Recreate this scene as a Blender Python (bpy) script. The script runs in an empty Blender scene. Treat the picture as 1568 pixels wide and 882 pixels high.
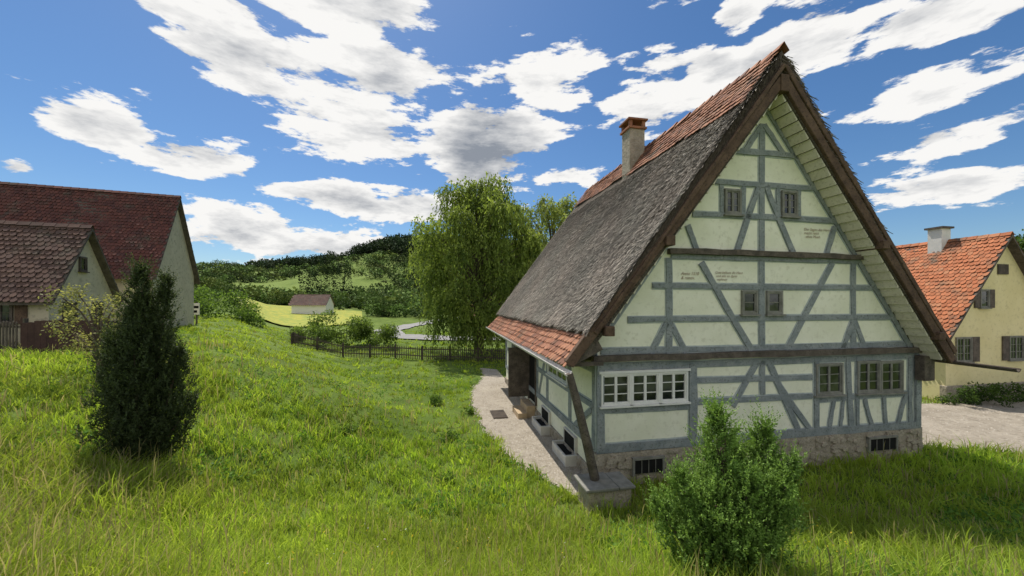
import bpy, math, random
import numpy as np
from mathutils import Vector, Matrix
random.seed(7); rng=np.random.default_rng(7)
scene=bpy.context.scene
scene.view_settings.view_transform='Standard'
scene.view_settings.look='None'
scene.view_settings.exposure=0
CAMZ=4.75
# ------------------------------------------------------------ camera
cd=bpy.data.cameras.new("camera"); cam=bpy.data.objects.new("camera",cd)
scene.collection.objects.link(cam); scene.camera=cam
cam.location=(0,0,CAMZ); cam.rotation_euler=(math.radians(90),0,0)
cd.sensor_width=36; cd.lens=13.32; cd.shift_y=0.0134; cd.clip_end=6000; cd.clip_start=.05
# ------------------------------------------------------------ terrain height
def sm(t):
    t=np.clip(t,0,1); return t*t*(3-2*t)
RX=[-1500,-900,-600,-415,-322,-270,-200,-130,-70,0,100,300,600,900,1500]
RZ=[15,22,26,32,47,42,50,74,76,68,54,40,30,20,15]
def hgt(x,y):
    x=np.asarray(x,float); y=np.asarray(y,float)
    shift=.7*np.clip(y-15,0,None)
    a=sm((-x-1.5-shift)/13.); b=.85*sm((9.5-y)/9.5)
    z=2.9*(1-(1-a)*(1-b))
    z=z+np.interp(x,RX,RZ)*sm((y-120)/380.)
    far=np.clip((y-30)/60,0,1)
    z=z+far*(.5*np.sin(x*.05+1)+.4*np.sin(y*.06))
    z=z+3.*np.exp(-(((x+78)/42)**2+((y-118)/38)**2))
    near=np.clip((x*-1-1)/4,0,1)
    z=z+near*.05*(np.sin(x*1.3+y*.7)+np.sin(y*1.7-x*.5))
    return z
# ------------------------------------------------------------ node helpers
def newmat(name):
    m=bpy.data.materials.new(name); m.use_nodes=True
    nt=m.node_tree; nt.nodes.clear(); return m,nt
def N(nt,t,**k):
    n=nt.nodes.new(t)
    for a,b in k.items(): setattr(n,a,b)
    return n
def setin(nt,sock,v):
    if hasattr(v,'is_linked'): nt.links.new(v,sock)
    else: sock.default_value=v
def math_(nt,op,a,b=None,c=None,clamp=False):
    n=N(nt,'ShaderNodeMath',operation=op); n.use_clamp=clamp
    setin(nt,n.inputs[0],a)
    if b is not None: setin(nt,n.inputs[1],b)
    if c is not None: setin(nt,n.inputs[2],c)
    return n.outputs[0]
def mixc(nt,f,a,b,mode='MIX'):
    n=N(nt,'ShaderNodeMix',data_type='RGBA',blend_type=mode)
    setin(nt,n.inputs[0],f)
    setin(nt,n.inputs[6],a if hasattr(a,'is_linked') else (*a,1))
    setin(nt,n.inputs[7],b if hasattr(b,'is_linked') else (*b,1))
    return n.outputs[2]
def mapr(nt,v,a,b,c=0.,d=1.,smooth=True):
    n=N(nt,'ShaderNodeMapRange'); n.interpolation_type='SMOOTHSTEP' if smooth else 'LINEAR'
    setin(nt,n.inputs[0],v)
    for i,q in zip((1,2,3,4),(a,b,c,d)): n.inputs[i].default_value=q
    return n.outputs[0]
def noise(nt,vec,scale,detail=4,rough=.55,dist=0.):
    n=N(nt,'ShaderNodeTexNoise'); n.inputs['Scale'].default_value=scale
    n.inputs['Detail'].default_value=detail; n.inputs['Roughness'].default_value=rough
    n.inputs['Distortion'].default_value=dist
    if vec is not None: nt.links.new(vec,n.inputs['Vector'])
    return n.outputs['Fac']
def coords(nt,scale=(1,1,1),rot=(0,0,0)):
    tc=N(nt,'ShaderNodeTexCoord'); mp=N(nt,'ShaderNodeMapping')
    mp.inputs['Scale'].default_value=scale; mp.inputs['Rotation'].default_value=rot
    nt.links.new(tc.outputs['Object'],mp.inputs['Vector']); return mp.outputs[0]
def finish(nt,col,rough=.8,bump=None,bstr=.3,bdist=.02,spec=.3):
    p=N(nt,'ShaderNodeBsdfPrincipled'); o=N(nt,'ShaderNodeOutputMaterial')
    setin(nt,p.inputs['Base Color'],col if hasattr(col,'is_linked') else (*col,1))
    setin(nt,p.inputs['Roughness'],rough); p.inputs['Specular IOR Level'].default_value=spec
    if bump is not None:
        b=N(nt,'ShaderNodeBump'); b.inputs['Strength'].default_value=bstr; b.inputs['Distance'].default_value=bdist
        nt.links.new(bump,b.inputs['Height']); nt.links.new(b.outputs[0],p.inputs['Normal'])
    nt.links.new(p.outputs[0],o.inputs[0]); return p
def simple(name,c1,c2,scale=3,rough=.85,bscale=40,bstr=.3,stretch=(1,1,1),rot=(0,0,0),c3=None,spec=.25,bdist=.02):
    m,nt=newmat(name); v=coords(nt,stretch,rot)
    f=mapr(nt,noise(nt,v,scale,5,.6),.3,.7)
    col=mixc(nt,f,c1,c2)
    if c3: col=mixc(nt,mapr(nt,noise(nt,v,scale*6.3,4,.65),.5,.72),col,c3)
    finish(nt,col,rough,noise(nt,v,bscale,4,.6),bstr,bdist,spec); return m
M_plaster=simple("lime_plaster",(.78,.77,.60),(.87,.85,.70),1.1,.9,30,.3,c3=(.71,.69,.54))
M_timber=simple("blue_grey_timber",(.20,.225,.235),(.31,.33,.33),3,.85,25,.6,(1,1,1),c3=(.12,.125,.12))
M_outline=simple("panel_outline_paint",(.36,.40,.40),(.48,.51,.48),8,.9)
M_white=simple("white_window_paint",(.68,.67,.63),(.76,.74,.70),5,.5,30,.1)
M_greywood=simple("grey_window_wood",(.17,.165,.14),(.26,.25,.22),5,.7,30,.3)
M_oldwood=simple("weathered_oak",(.08,.066,.054),(.16,.13,.105),2,.85,20,.7,(2,2,2),c3=(.045,.037,.03))
M_verge=simple("verge_board_wood",(.085,.052,.036),(.155,.098,.066),2,.85,22,.6,(1.5,1.5,1.5),c3=(.04,.028,.022))
M_stone=simple("rubble_stone",(.30,.26,.20),(.44,.38,.30),4,.9,9,.9,c3=(.18,.15,.12),bdist=.06)
M_soffit=simple("soffit_boards",(.64,.59,.47),(.74,.69,.57),2,.9,20,.2,c3=(.50,.46,.36))
M_gutter=simple("pale_grey_gutter",(.50,.48,.44),(.62,.59,.54),3,.6,20,.3)
M_gravel=simple("gravel",(.32,.275,.215),(.43,.375,.30),.9,.95,34,1.,c3=(.22,.19,.145),bdist=.05)
M_pebble=simple("pebbles",(.28,.245,.195),(.50,.45,.38),20,.9,60,.4)
M_road=simple("asphalt_lane",(.24,.23,.22),(.30,.29,.27),.3,.9,8,.2)
M_yellowwall=simple("yellow_plaster",(.74,.64,.34),(.80,.70,.40),1,.9,25,.2,c3=(.64,.55,.30))
M_greywall=simple("beige_plaster",(.50,.43,.31),(.60,.52,.38),.8,.9,25,.3,c3=(.36,.31,.23))
M_fence=simple("fence_wood",(.06,.05,.042),(.12,.095,.075),4,.85,20,.5)
M_redfence=simple("red_brown_board",(.06,.033,.03),(.09,.05,.043),3,.85,20,.4)
M_bark=simple("bark",(.08,.062,.045),(.15,.115,.085),4,.9,15,.8)
M_lightwood=simple("new_wood",(.42,.31,.19),(.52,.39,.25),5,.7,25,.3)
M_dark=simple("dark_interior",(.006,.006,.006),(.012,.012,.011),3,.9)
m,nt=newmat("window_glass"); v=coords(nt); finish(nt,mixc(nt,mapr(nt,noise(nt,v,1.7,2),.45,.65),(.012,.015,.016),(.06,.065,.06)),.06,noise(nt,v,2.5,2),.1,.02,.7); M_glass=m
def tilemat(name,cols):
    m,nt=newmat(name); g=N(nt,'ShaderNodeNewGeometry')
    r=N(nt,'ShaderNodeValToRGB'); r.color_ramp.interpolation='LINEAR'
    e=r.color_ramp.elements
    while len(e)<len(cols): e.new(.5)
    for i,c in enumerate(cols): e[i].position=i/(len(cols)-1); e[i].color=(*c,1)
    nt.links.new(g.outputs['Random Per Island'],r.inputs[0])
    v=coords(nt)
    c=mixc(nt,mapr(nt,noise(nt,v,.9,6,.65),.5,.75),r.outputs[0],(.10,.09,.065))
    c=mixc(nt,mapr(nt,noise(nt,v,14,4),.5,.8),c,(.09,.06,.045))
    finish(nt,c,.85,noise(nt,v,40,4),.3); return m
M_tile=tilemat("clay_tiles",[(.20,.085,.05),(.34,.14,.075),(.42,.20,.115),(.27,.11,.065),(.15,.08,.055)])
M_tilered=tilemat("dark_red_tiles",[(.085,.032,.026),(.12,.042,.032),(.15,.055,.04),(.075,.032,.028)])
M_tilebrown=tilemat("brown_tiles",[(.085,.05,.04),(.125,.07,.052),(.10,.06,.05),(.15,.09,.068)])
M_tileorange=tilemat("orange_tiles",[(.40,.13,.055),(.50,.18,.08),(.36,.12,.05),(.45,.20,.10)])
m,nt=newmat("thatch"); v=coords(nt,(1,1,1))
f=noise(nt,v,1.1,6,.6); c=mixc(nt,mapr(nt,f,.3,.7),(.12,.10,.08),(.20,.17,.135))
c=mixc(nt,mapr(nt,noise(nt,v,26,5,.7),.45,.62),c,(.05,.042,.034)); finish(nt,c,.95,noise(nt,v,35,6,.7),1.,.06,.1); M_thatch=m
def foliage(name,trans=.35,rough=.6):
    m,nt=newmat(name); a=N(nt,'ShaderNodeAttribute'); a.attribute_name='Col'
    p=N(nt,'ShaderNodeBsdfPrincipled'); nt.links.new(a.outputs['Color'],p.inputs['Base Color'])
    p.inputs['Roughness'].default_value=rough; p.inputs['Specular IOR Level'].default_value=.2
    o=N(nt,'ShaderNodeOutputMaterial')
    if trans>0:
        t=N(nt,'ShaderNodeBsdfTranslucent'); 
        nt.links.new(mixc(nt,1.,a.outputs['Color'],(1.3,1.3,.8),'MULTIPLY'),t.inputs['Color'])
        mx=N(nt,'ShaderNodeMixShader'); mx.inputs[0].default_value=trans
        nt.links.new(p.outputs[0],mx.inputs[1]); nt.links.new(t.outputs[0],mx.inputs[2]); nt.links.new(mx.outputs[0],o.inputs[0])
    else: nt.links.new(p.outputs[0],o.inputs[0])
    return m
M_leaf=foliage("leaves",.45); M_needle=foliage("juniper_needles",.3); M_grass=foliage("grass_blades",.5); M_straw=foliage("straw",0,.9)
M_far=foliage("distant_foliage",0,.9)
m,nt=newmat("meadow_ground"); v=coords(nt)
c=mixc(nt,mapr(nt,noise(nt,v,.35,6,.6),.35,.65),(.075,.12,.02),(.14,.20,.036))
c=mixc(nt,mapr(nt,noise(nt,v,.018,5,.6),.42,.58),c,(.17,.23,.055))
c=mixc(nt,mapr(nt,noise(nt,v,3.,5,.7),.5,.75),c,(.10,.09,.04))
finish(nt,c,.95,noise(nt,v,9,5,.7),.8,.08,.1); M_ground=m
# ------------------------------------------------------------ mesh helpers
def empty(name,loc=(0,0,0)):
    e=bpy.data.objects.new(name,None); e.empty_display_size=.3; scene.collection.objects.link(e); return e
def npmesh(name,verts,idx,mat,cols=None,parent=None,smooth=False):
    verts=np.ascontiguousarray(verts,dtype=np.float32).reshape(-1,3); idx=np.ascontiguousarray(idx,dtype=np.int32)
    M,k=idx.shape
    me=bpy.data.meshes.new(name); me.vertices.add(len(verts)); me.vertices.foreach_set('co',verts.ravel())
    me.loops.add(M*k); me.loops.foreach_set('vertex_index',idx.ravel())
    me.polygons.add(M); me.polygons.foreach_set('loop_start',np.arange(0,M*k,k,dtype=np.int32))
    try: me.polygons.foreach_set('loop_total',np.full(M,k,dtype=np.int32))
    except Exception: pass
    if smooth: me.polygons.foreach_set('use_smooth',np.ones(M,dtype=bool))
    me.update(calc_edges=True)
    if cols is not None:
        at=me.color_attributes.new('Col','FLOAT_COLOR','POINT')
        c4=np.ones((len(verts),4),dtype=np.float32); c4[:,:3]=cols; at.data.foreach_set('color',c4.ravel())
    me.materials.append(mat); ob=bpy.data.objects.new(name,me); scene.collection.objects.link(ob)
    if parent: ob.parent=parent
    return ob
class Part:
    def __init__(s,name,mat,parent): s.n=name;s.m=mat;s.p=parent;s.v=[];s.f=[]
    def add(s,vs,fs):
        o=len(s.v); s.v+= [tuple(x) for x in vs]; s.f+=[tuple(i+o for i in f) for f in fs]
    def done(s,bevel=0):
        if not s.v: return
        me=bpy.data.meshes.new(s.n); me.from_pydata(s.v,[],s.f); me.update(); me.materials.append(s.m)
        ob=bpy.data.objects.new(s.n,me); scene.collection.objects.link(ob)
        if s.p: ob.parent=s.p
        if bevel:
            b=ob.modifiers.new('b','BEVEL'); b.width=bevel; b.segments=2; b.limit_method='ANGLE'
        return ob
class Frame:
    def __init__(s,O,A,B,C=(0,0,1)): s.O=np.array(O,float);s.A=np.array(A,float);s.B=np.array(B,float);s.C=np.array(C,float)
    def __call__(s,a,b,c): return s.O+a*s.A+b*s.B+c*s.C
BOXF=[(0,1,3,2),(4,6,7,5),(0,4,5,1),(2,3,7,6),(0,2,6,4),(1,5,7,3)]
def box(P,F,a0,a1,b0,b1,c0,c1):
    P.add([F(a,b,c) for a in(a0,a1) for b in(b0,b1) for c in(c0,c1)],BOXF)
def prism(P,F,pts,b0,b1):
    n=len(pts); vs=[F(a,b0,c) for a,c in pts]+[F(a,b1,c) for a,c in pts]
    P.add(vs,[tuple(range(n)),tuple(range(2*n-1,n-1,-1))]+[(i,(i+1)%n,n+(i+1)%n,n+i) for i in range(n)])
_eps=[0]; OUT=[None]
def beam(P,F,a0,c0,a1,c1,w,proud=.03,back=-.02,seg=6,wob=.014):
    _eps[0]+=1; proud+= (_eps[0]%9)*.0025
    d=np.array([a1-a0,c1-c0]); L=np.hypot(*d); d/=L; n=np.array([-d[1],d[0]])
    bow=random.uniform(-.02,.02)
    def mk(P,w,proud,wob,ex):
        vs=[]
        for i in range(seg+1):
            t=i/seg; p=np.array([a0,c0])+d*(L*t)+n*bow*math.sin(math.pi*t)
            for sgn in(-1,1):
                q=p+n*sgn*(w/2+random.uniform(-wob,wob))
                vs.append(F(q[0],proud,q[1])); vs.append(F(q[0],back,q[1]))
        fs=[(0,1,3,2),(4*seg,4*seg+2,4*seg+3,4*seg+1)]
        for i in range(seg):
            o=4*i;p=o+4
            fs+=[(o,o+2,p+2,p),(o,p,p+1,o+1),(o+2,o+3,p+3,p+2)]
        P.add(vs,fs)
    mk(P,w,proud,wob,0)
    if OUT[0] is not None and P is OUT[1]: mk(OUT[0],w+.065,.003+(_eps[0]%23)*.0005,.006,0)
def limb(P,pts,rad,n=8):
    pts=[Vector(p) for p in pts]; vs=[];fs=[]
    for i,p in enumerate(pts):
        d=(pts[min(i+1,len(pts)-1)]-pts[max(i-1,0)]).normalized()
        x=d.orthogonal().normalized(); y=d.cross(x)
        for k in range(n):
            a=2*math.pi*k/n; vs.append(p+(x*math.cos(a)+y*math.sin(a))*rad[i])
    for i in range(len(pts)-1):
        for k in range(n):
            fs.append((i*n+k,i*n+(k+1)%n,(i+1)*n+(k+1)%n,(i+1)*n+k))
    fs.append(tuple(range(n-1,-1,-1))); fs.append(tuple((len(pts)-1)*n+k for k in range(n)))
    P.add(vs,fs)
def tiles(P,O,along,down,length,slope,w=.18,e=.21,slope_end=None):
    O=np.array(O,float); A=np.array(along,float);A/=np.linalg.norm(A); D=np.array(down,float);D/=np.linalg.norm(D)
    Nn=np.cross(A,D); 
    if Nn[2]<0: Nn=-Nn
    rows=int(math.ceil(slope/e)); cols=int(length/w)
    for r in range(rows):
        off=(w/2 if r%2 else 0)
        for c in range(cols):
            a=c*w+off+random.uniform(-.008,.008); g=.006; lift=random.uniform(.028,.055)
            if slope_end is not None:
                if r*e> slope+(slope_end-slope)*a/length: continue
            e1=e*1.18+random.uniform(-.018,.018); sag=.02*math.sin(a*1.1)+.012*math.sin(a*2.7+r)
            q=[(a+g,0,.004+sag),(a+w-g,0,.004+sag),(a+w-g,e1*.72,lift*.75+sag),(a+w*.72,e1,lift+sag),(a+w*.28,e1,lift+sag),(a+g,e1*.72,lift*.75+sag)]
            vs=[O+A*x+D*(r*e+y)+Nn*z for x,y,z in q]+[O+A*x+D*(r*e+y)+Nn*(z-.02) for x,y,z in q[2:]]
            P.add(vs,[(0,1,2,3,4,5),(2,6,7,3),(3,7,8,4),(4,8,9,5)])
def window(F,a0,a1,c0,c1,nx,nz,fr,gl,wall=0,cas=.06,mun=.022,leaves=2,depth=.07,sill=True):
    box(gl,F,a0+.01,a1-.01,wall-.01,wall+.018,c0+.01,c1-.01)
    box(fr,F,a0,a0+cas,wall-.02,wall+depth,c0,c1); box(fr,F,a1-cas,a1,wall-.02,wall+depth,c0,c1)
    box(fr,F,a0+cas,a1-cas,wall-.02,wall+depth-.003,c1-cas,c1); box(fr,F,a0+cas,a1-cas,wall-.02,wall+depth-.003,c0,c0+cas)
    W=(a1-a0-2*cas)/leaves; d2=depth-.025
    for i in range(leaves):
        x0=a0+cas+W*i; x1=x0+W; s=.035
        box(fr,F,x0,x0+s,wall,wall+d2,c0+cas,c1-cas); box(fr,F,x1-s,x1,wall,wall+d2+.002,c0+cas,c1-cas)
        box(fr,F,x0+s,x1-s,wall,wall+d2-.003,c1-cas-s,c1-cas); box(fr,F,x0+s,x1-s,wall,wall+d2-.003,c0+cas,c0+cas+s)
        for k in range(1,nx): 
            xm=x0+W*k/nx; box(fr,F,xm-mun/2,xm+mun/2,wall,wall+d2-.012,c0+cas+s,c1-cas-s)
        for k in range(1,nz):
            zm=c0+cas+(c1-c0-2*cas)*k/nz; box(fr,F,x0+s,x1-s,wall,wall+d2-.016,zm-mun/2,zm+mun/2)
    if sill: box(fr,F,a0-.05,a1+.05,wall,wall+depth+.05,c0-.05,c0-.003)
# ------------------------------------------------------------ half-timbered thatched house
HO=np.array([2.17,9.7,0.]); an=math.radians(11.3)
U=np.array([math.cos(an),math.sin(an),0]); V=np.array([-math.sin(an),math.cos(an),0]); Zv=np.array([0,0,1.])
G=Frame(HO,U,-V); S=Frame(HO,V,-U)
def fac(x,y):         # image pixel position -> facade coordinates (metres)
    s=(x-784)/580.; u=(9.7*s-2.17)/(.9806-.1959*s); d=9.7+.1959*u
    return u,CAMZ-(y-462)/580.*d
house=empty("half_timbered_house")
pl=Part("plaster_walls",M_plaster,house); tb=Part("timber_frame",M_timber,house); ow=Part("floor_beams",M_oldwood,house)
st=Part("stone_plinth",M_stone,house); wf=Part("white_window_frames",M_white,house); gf=Part("grey_window_frames",M_greywood,house)
gl=Part("window_panes",M_glass,house); dk=Part("dark_openings",M_dark,house)
ol=Part("painted_panel_outlines",M_outline,house); OUT=[ol,tb]
LEN=12.8; WID=10.7
prism(pl,G,[(0,.9),(WID,.9),(WID,3.3),(10.5,3.35),(4.99,10.6),(0,4.0)],0,-.2)
prism(pl,S,[(.2,.35),(LEN,.35),(LEN,4.0),(.2,4.0)],0,-.2)
Rw=Frame(HO+U*WID,V,U); prism(pl,Rw,[(.2,.5),(LEN,.5),(LEN,3.3),(.2,3.3)],0,-.2)
Bk=Frame(HO+V*LEN,U,V); prism(pl,Bk,[(.2,.5),(10.5,.5),(10.5,3.35),(4.99,10.6),(.2,4.0)],0,-.2)
box(st,G,-.05,WID+.05,-.3,.06,-.6,.86); box(st,S,.36,LEN,-.3,.05,-.6,.34); box(st,Rw,.36,LEN,-.3,.05,-.6,.5)
for i in range(300):
    a=random.uniform(0,WID); c=random.uniform(-.05,.8); w=random.uniform(.12,.34);h=random.uniform(.07,.17)
    cs=[(a-w/2,c-h*.3),(a-w*.3,c-h/2),(a+w*.3,c-h/2),(a+w/2,c-h*.2),(a+w*.45,c+h*.3),(a+w*.2,c+h/2),(a-w*.35,c+h/2)]
    prism(st,G,cs,.05,.06+random.uniform(.01,.06))
for i in range(200):
    a=random.uniform(.4,LEN); c=random.uniform(.0,.3); w=random.uniform(.12,.34);h=random.uniform(.07,.15)
    cs=[(a-w/2,c-h*.3),(a-w*.3,c-h/2),(a+w*.3,c-h/2),(a+w/2,c-h*.2),(a+w*.45,c+h*.3),(a+w*.2,c+h/2),(a-w*.35,c+h/2)]
    prism(st,S,cs,.04,.06+random.uniform(.01,.04))
def gb(x0,y0,x1,y1,w=.19,P=tb,**k):
    a,b=fac(x0,y0); c,d=fac(x1,y1); beam(P,G,a,b,c,d,w,**k)
beam(ow,G,-.15,3.30,10.85,3.27,.16,proud=.17,seg=16); beam(tb,G,0,3.08,10.7,3.08,.16,seg=14)
beam(tb,G,.1,3.48,10.5,3.46,.14,seg=14)
beam(ow,G,2.0,6.1,8.35,6.06,.15,proud=.14,seg=12); beam(tb,G,2.1,5.96,8.3,5.95,.12,seg=12)
beam(tb,G,0,.98,10.7,.94,.22,proud=.045,seg=16)
beam(tb,G,.1,.9,.1,3.2,.2,proud=.05); beam(tb,G,10.6,.9,10.6,3.2,.2,proud=.05)
gb(1166,540,1166,190,.18); gb(1023,395,1023,545,.17); gb(1306,400,1306,540,.17)
beam(tb,G,1.55,5.17,8.95,5.17,.14,seg=12); beam(tb,G,.85,4.28,9.75,4.28,.14,seg=12)
beam(tb,G,2.75,7.12,7.55,7.12,.14,seg=10); beam(tb,G,3.45,8.03,6.7,8.03,.13,seg=8); beam(tb,G,3.95,8.92,6.2,8.92,.15,seg=6)
gb(1073,402,1150,537,.17); gb(1274,402,1203,537,.17)
for x,dx in((1023,27),(1306,20)):
    gb(x,488,x-dx,542,.15); gb(x,488,x+dx,540,.15)
gb(1161,285,1127,388,.16); gb(1172,285,1215,390,.16); gb(1052,345,1068,388,.14); gb(1277,348,1264,392,.14)
gb(1104,283,1104,332,.12); gb(1138,283,1138,332,.12); gb(1191,285,1191,334,.12); gb(1222,286,1222,334,.12)
gb(1163,195,1136,236,.14); gb(1169,192,1200,238,.14)
beam(tb,G,.25,4.0,4.9,10.2,.16,seg=10); beam(tb,G,10.35,3.3,5.1,10.2,.16,seg=10)
gb(1060,556,1060,690,.22); gb(1160,552,1121,622,.16); gb(1176,552,1226,668,.17); gb(1167,552,1167,604,.16)
gb(1062,582,1243,577,.14); gb(1062,615,1243,606,.14)
gb(1249,548,1249,668,.17); gb(1297,546,1303,664,.17); gb(1312,546,1312,664,.12); gb(1392,545,1392,655,.15)
gb(1249,612,1395,602,.15); gb(918,628,1055,622,.13); gb(1187,582,1245,665,.15)
gb(1276,612,1268,664,.13); gb(1290,612,1284,664,.10); gb(1323,610,1336,660,.13); gb(1352,607,1356,658,.13); gb(1385,604,1371,656,.13)
def gwin(x0,y0,x1,y1,nx,nz,fr,**k):
    a0,c1=fac(x0,y0); a1,c0=fac(x1,y1); _,c1b=fac(x1,y0); window(G,a0,a1,(c0+fac(x0,y1)[1])/2,(c1+c1b)/2,nx,nz,fr,gl,**k)
a0,_=fac(919,600); a1,_=fac(1051,600)
for i in range(3):
    w=(a1-a0)/3; window(G,a0+w*i,a0+w*(i+1)-.004,2.08,2.9,1,3,wf,gl,cas=.05,leaves=2,depth=.08)
box(wf,G,a0-.06,a1+.06,0,.10,2.905,2.97)
gwin(1247,556,1288,604,1,3,gf,leaves=2); gwin(1310,552,1345,601,1,3,gf,leaves=2); gwin(1345.5,552,1380,600,1,3,gf,leaves=2)
gwin(1134,445,1158,481,1,2,gf,leaves=1); gwin(1172,445,1196,481,1,2,gf,leaves=1)
gwin(1108,290,1133,329,1,3,gf,leaves=2); gwin(1195,293,1219,332,1,3,gf,leaves=2)
for x0,y0,x1,y1 in((968,708,1010,724),(1325,677,1364,692)):
    a0,c1=fac(x0,y0);a1,c0=fac(x1,y1); c0=max(c0,.3); c1=c0+.36
    box(dk,G,a0,a1,.0,.125,c0,c1)
    box(gf,G,a0-.06,a0,.0,.15,c0-.05,c1+.05);box(gf,G,a1,a1+.06,.0,.15,c0-.05,c1+.05);box(gf,G,a0-.06,a1+.06,.0,.16,c1,c1+.06)
    for k in range(1,4): box(gf,G,a0+(a1-a0)*k/4-.006,a0+(a1-a0)*k/4+.006,.12,.14,c0,c1)
box(ow,G,10.45,10.85,.06,.3,2.35,3.1)
for v in(.12,1.95,4.35,5.75,7.25,9.0,10.9,12.65): beam(tb,S,v,.95,v,3.7,.2)
beam(tb,S,.1,1.0,LEN,.98,.2,seg=14); beam(tb,S,.1,2.05,5.7,2.05,.15,seg=8); beam(tb,S,7.3,2.05,12.7,2.05,.15,seg=8); beam(tb,S,.1,3.0,LEN,3.0,.16,seg=12)
beam(tb,S,.3,1.9,1.6,1.05,.15); beam(tb,S,4.5,2.9,5.5,1.1,.15); beam(tb,S,7.5,2.9,8.6,1.1,.15); beam(tb,S,10.8,2.9,9.4,1.1,.15)
window(S,2.1,4.2,2.15,2.92,2,2,wf,gl,leaves=2); window(S,9.3,10.6,2.15,2.9,1,2,gf,gl,leaves=2)
box(dk,S,5.9,7.1,-.05,.02,.55,2.85); box(ow,S,5.84,5.93,0,.08,.5,2.9); box(ow,S,7.07,7.16,0,.08,.5,2.9); box(ow,S,5.84,7.16,0,.085,2.85,2.93)
box(ow,S,7.12,7.16,.08,.95,.6,2.75)
wl=Part("cellar_light_wells",M_gutter,house)
for v0 in(1.3,3.9):
    box(dk,S,v0,v0+1.1,.0,.34,.0,.24)
    for (p,q,b0,b1,hh) in((v0-.09,v0,0,.42,.34),(v0+1.1,v0+1.19,0,.42,.34),(v0,v0+1.1,.34,.415,.30)):
        box(wl,S,p,q,b0,b1,-.1,hh)
    box(dk,S,v0+.1,v0+1.0,.0,.07,.35,.75); box(wl,S,v0+.04,v0+.1,0,.09,.3,.8); box(wl,S,v0+1.0,v0+1.06,0,.09,.3,.8); box(wl,S,v0+.1,v0+1.0,0,.085,.75,.8)
wl.done(.01)
pw=Part("door_steps",M_lightwood,house)
box(pw,S,5.9,7.1,.06,.42,.0,.5); box(pw,S,5.8,7.0,.42,.8,.0,.25); pw.done(.015)
mt=Part("door_mat",M_fence,house); 
for i in range(12): box(mt,S,6.0+i*.09,6.06+i*.09,1.2,1.75,.05,.085)
box(mt,S,5.98,7.08,1.18,1.21,.05,.08);box(mt,S,5.98,7.08,1.74,1.77,.05,.08); mt.done()
R0,R1=-.6,13.0
APT=(4.99,11.45); APU=(4.99,10.4)
LT=(-.5,4.03); LU=(-.3,3.72); RT=(10.97,3.22); RU=(10.78,2.98)
F3=Frame(HO,U,V)
th=Part("thatched_roof",M_thatch,house)
def slab(P,pts,b0,b1,nseg=30,nsl=18,amp=.04):
    t0,t1,u1,u0=[np.array(p) for p in pts]
    vs=[];fs=[]
    for j in range(nseg+1):
        b=b0+(b1-b0)*j/nseg
        for i in range(nsl+1):
            t=i/nsl; p=t0+(t1-t0)*t
            z=p[1]+random.uniform(-amp,amp)+.05*math.sin(b*.9+t*3)*math.sin(t*3.1) if 0<i else p[1]
            vs.append(F3(p[0],b,z))
    n=nsl+1
    for j in range(nseg):
        for i in range(nsl): fs.append((j*n+i,j*n+i+1,(j+1)*n+i+1,(j+1)*n+i))
    o=len(vs)
    for j in (0,nseg):
        b=b0 if j==0 else b1
        for i in range(nsl+1):
            t=i/nsl; p=u0+(u1-u0)*t; vs.append(F3(p[0],b,p[1]))
    for i in range(nsl):
        fs.append((i,i+1,o+i+1,o+i)); fs.append((nseg*n+i,nseg*n+i+1,o+n+i+1,o+n+i))
    fs.append(tuple([j*n+nsl for j in range(nseg+1)]+[o+n+nsl,o+nsl]))
    fs.append((o,o+nsl,o+n+nsl,o+n))
    P.add(vs,fs)
slab(th,(APT,LT,LU,APU),R0,R1); slab(th,(APT,RT,RU,APU),R0,R1)
th.done()
def straw(name,T0,T1,nrm,n,b0,b1,ln=.2,edge=False):
    T0=np.array(T0);T1=np.array(T1); d=T1-T0; L=np.linalg.norm(d); d=d/L
    t=rng.random(n)*L; b=b0+rng.random(n)*(b1-b0)
    if edge: b=b0+ (rng.random(n)**3)*(.1)
    dw=(U*d[0]+Zv*d[1]); nw=U*nrm[0]+Zv*nrm[1]
    base=HO+ (T0[0]+d[0]*t)[:,None]*U+b[:,None]*V+(T0[1]+d[1]*t)[:,None]*Zv
    ll=ln*(.5+rng.random(n)); lat=rng.normal(0,.25,n); lift=.035+.06*rng.random(n)
    tip=base+dw*ll[:,None]+V*(lat*ll)[:,None]+nw*lift[:,None]
    w=(.008+.012*rng.random(n))[:,None]*V
    base2=base+nw*.01
    vs=np.stack([base2-w,base2+w,tip+w*.6,tip-w*.6],1)
    pat=np.sin(b*.8+1.2*np.sin(t*.7))*np.sin(t*.9-b*.25+1)
    streak=.5*np.sin(b*7.3+np.sin(t*1.2))+.5*np.sin(b*17+1.5*np.sin(t*2))
    g=(.3+1.25*rng.random(n)**1.3)*(.95+.2*pat+.13*streak)
    mix=np.clip(.5+.5*np.sin(b*1.7+t*.6)*np.sin(t*1.5),0,1)[:,None]
    c=g[:,None]*(np.array([.38,.33,.275])*(1-mix)+np.array([.335,.31,.26])*mix); c=np.repeat(c,4,0)
    return npmesh(name,vs,np.arange(4*n).reshape(-1,4),M_straw,c,house)
nl=np.array([-7.42,5.49]);nl/=np.linalg.norm(nl)
straw("thatch_straw",(3.94,10.03),(-.42,4.13),(nl[0],nl[1]),62000,R0-.03,R1)
straw("thatch_straw_edge",(4.8,11.2),(-.42,4.13),(nl[0],nl[1]),6000,R0-.05,R1,edge=True)
straw("thatch_straw_right",(5.1,11.3),(10.9,3.3),(.8,.58),7000,R0-.05,R0+2.0)
nv=9000
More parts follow.
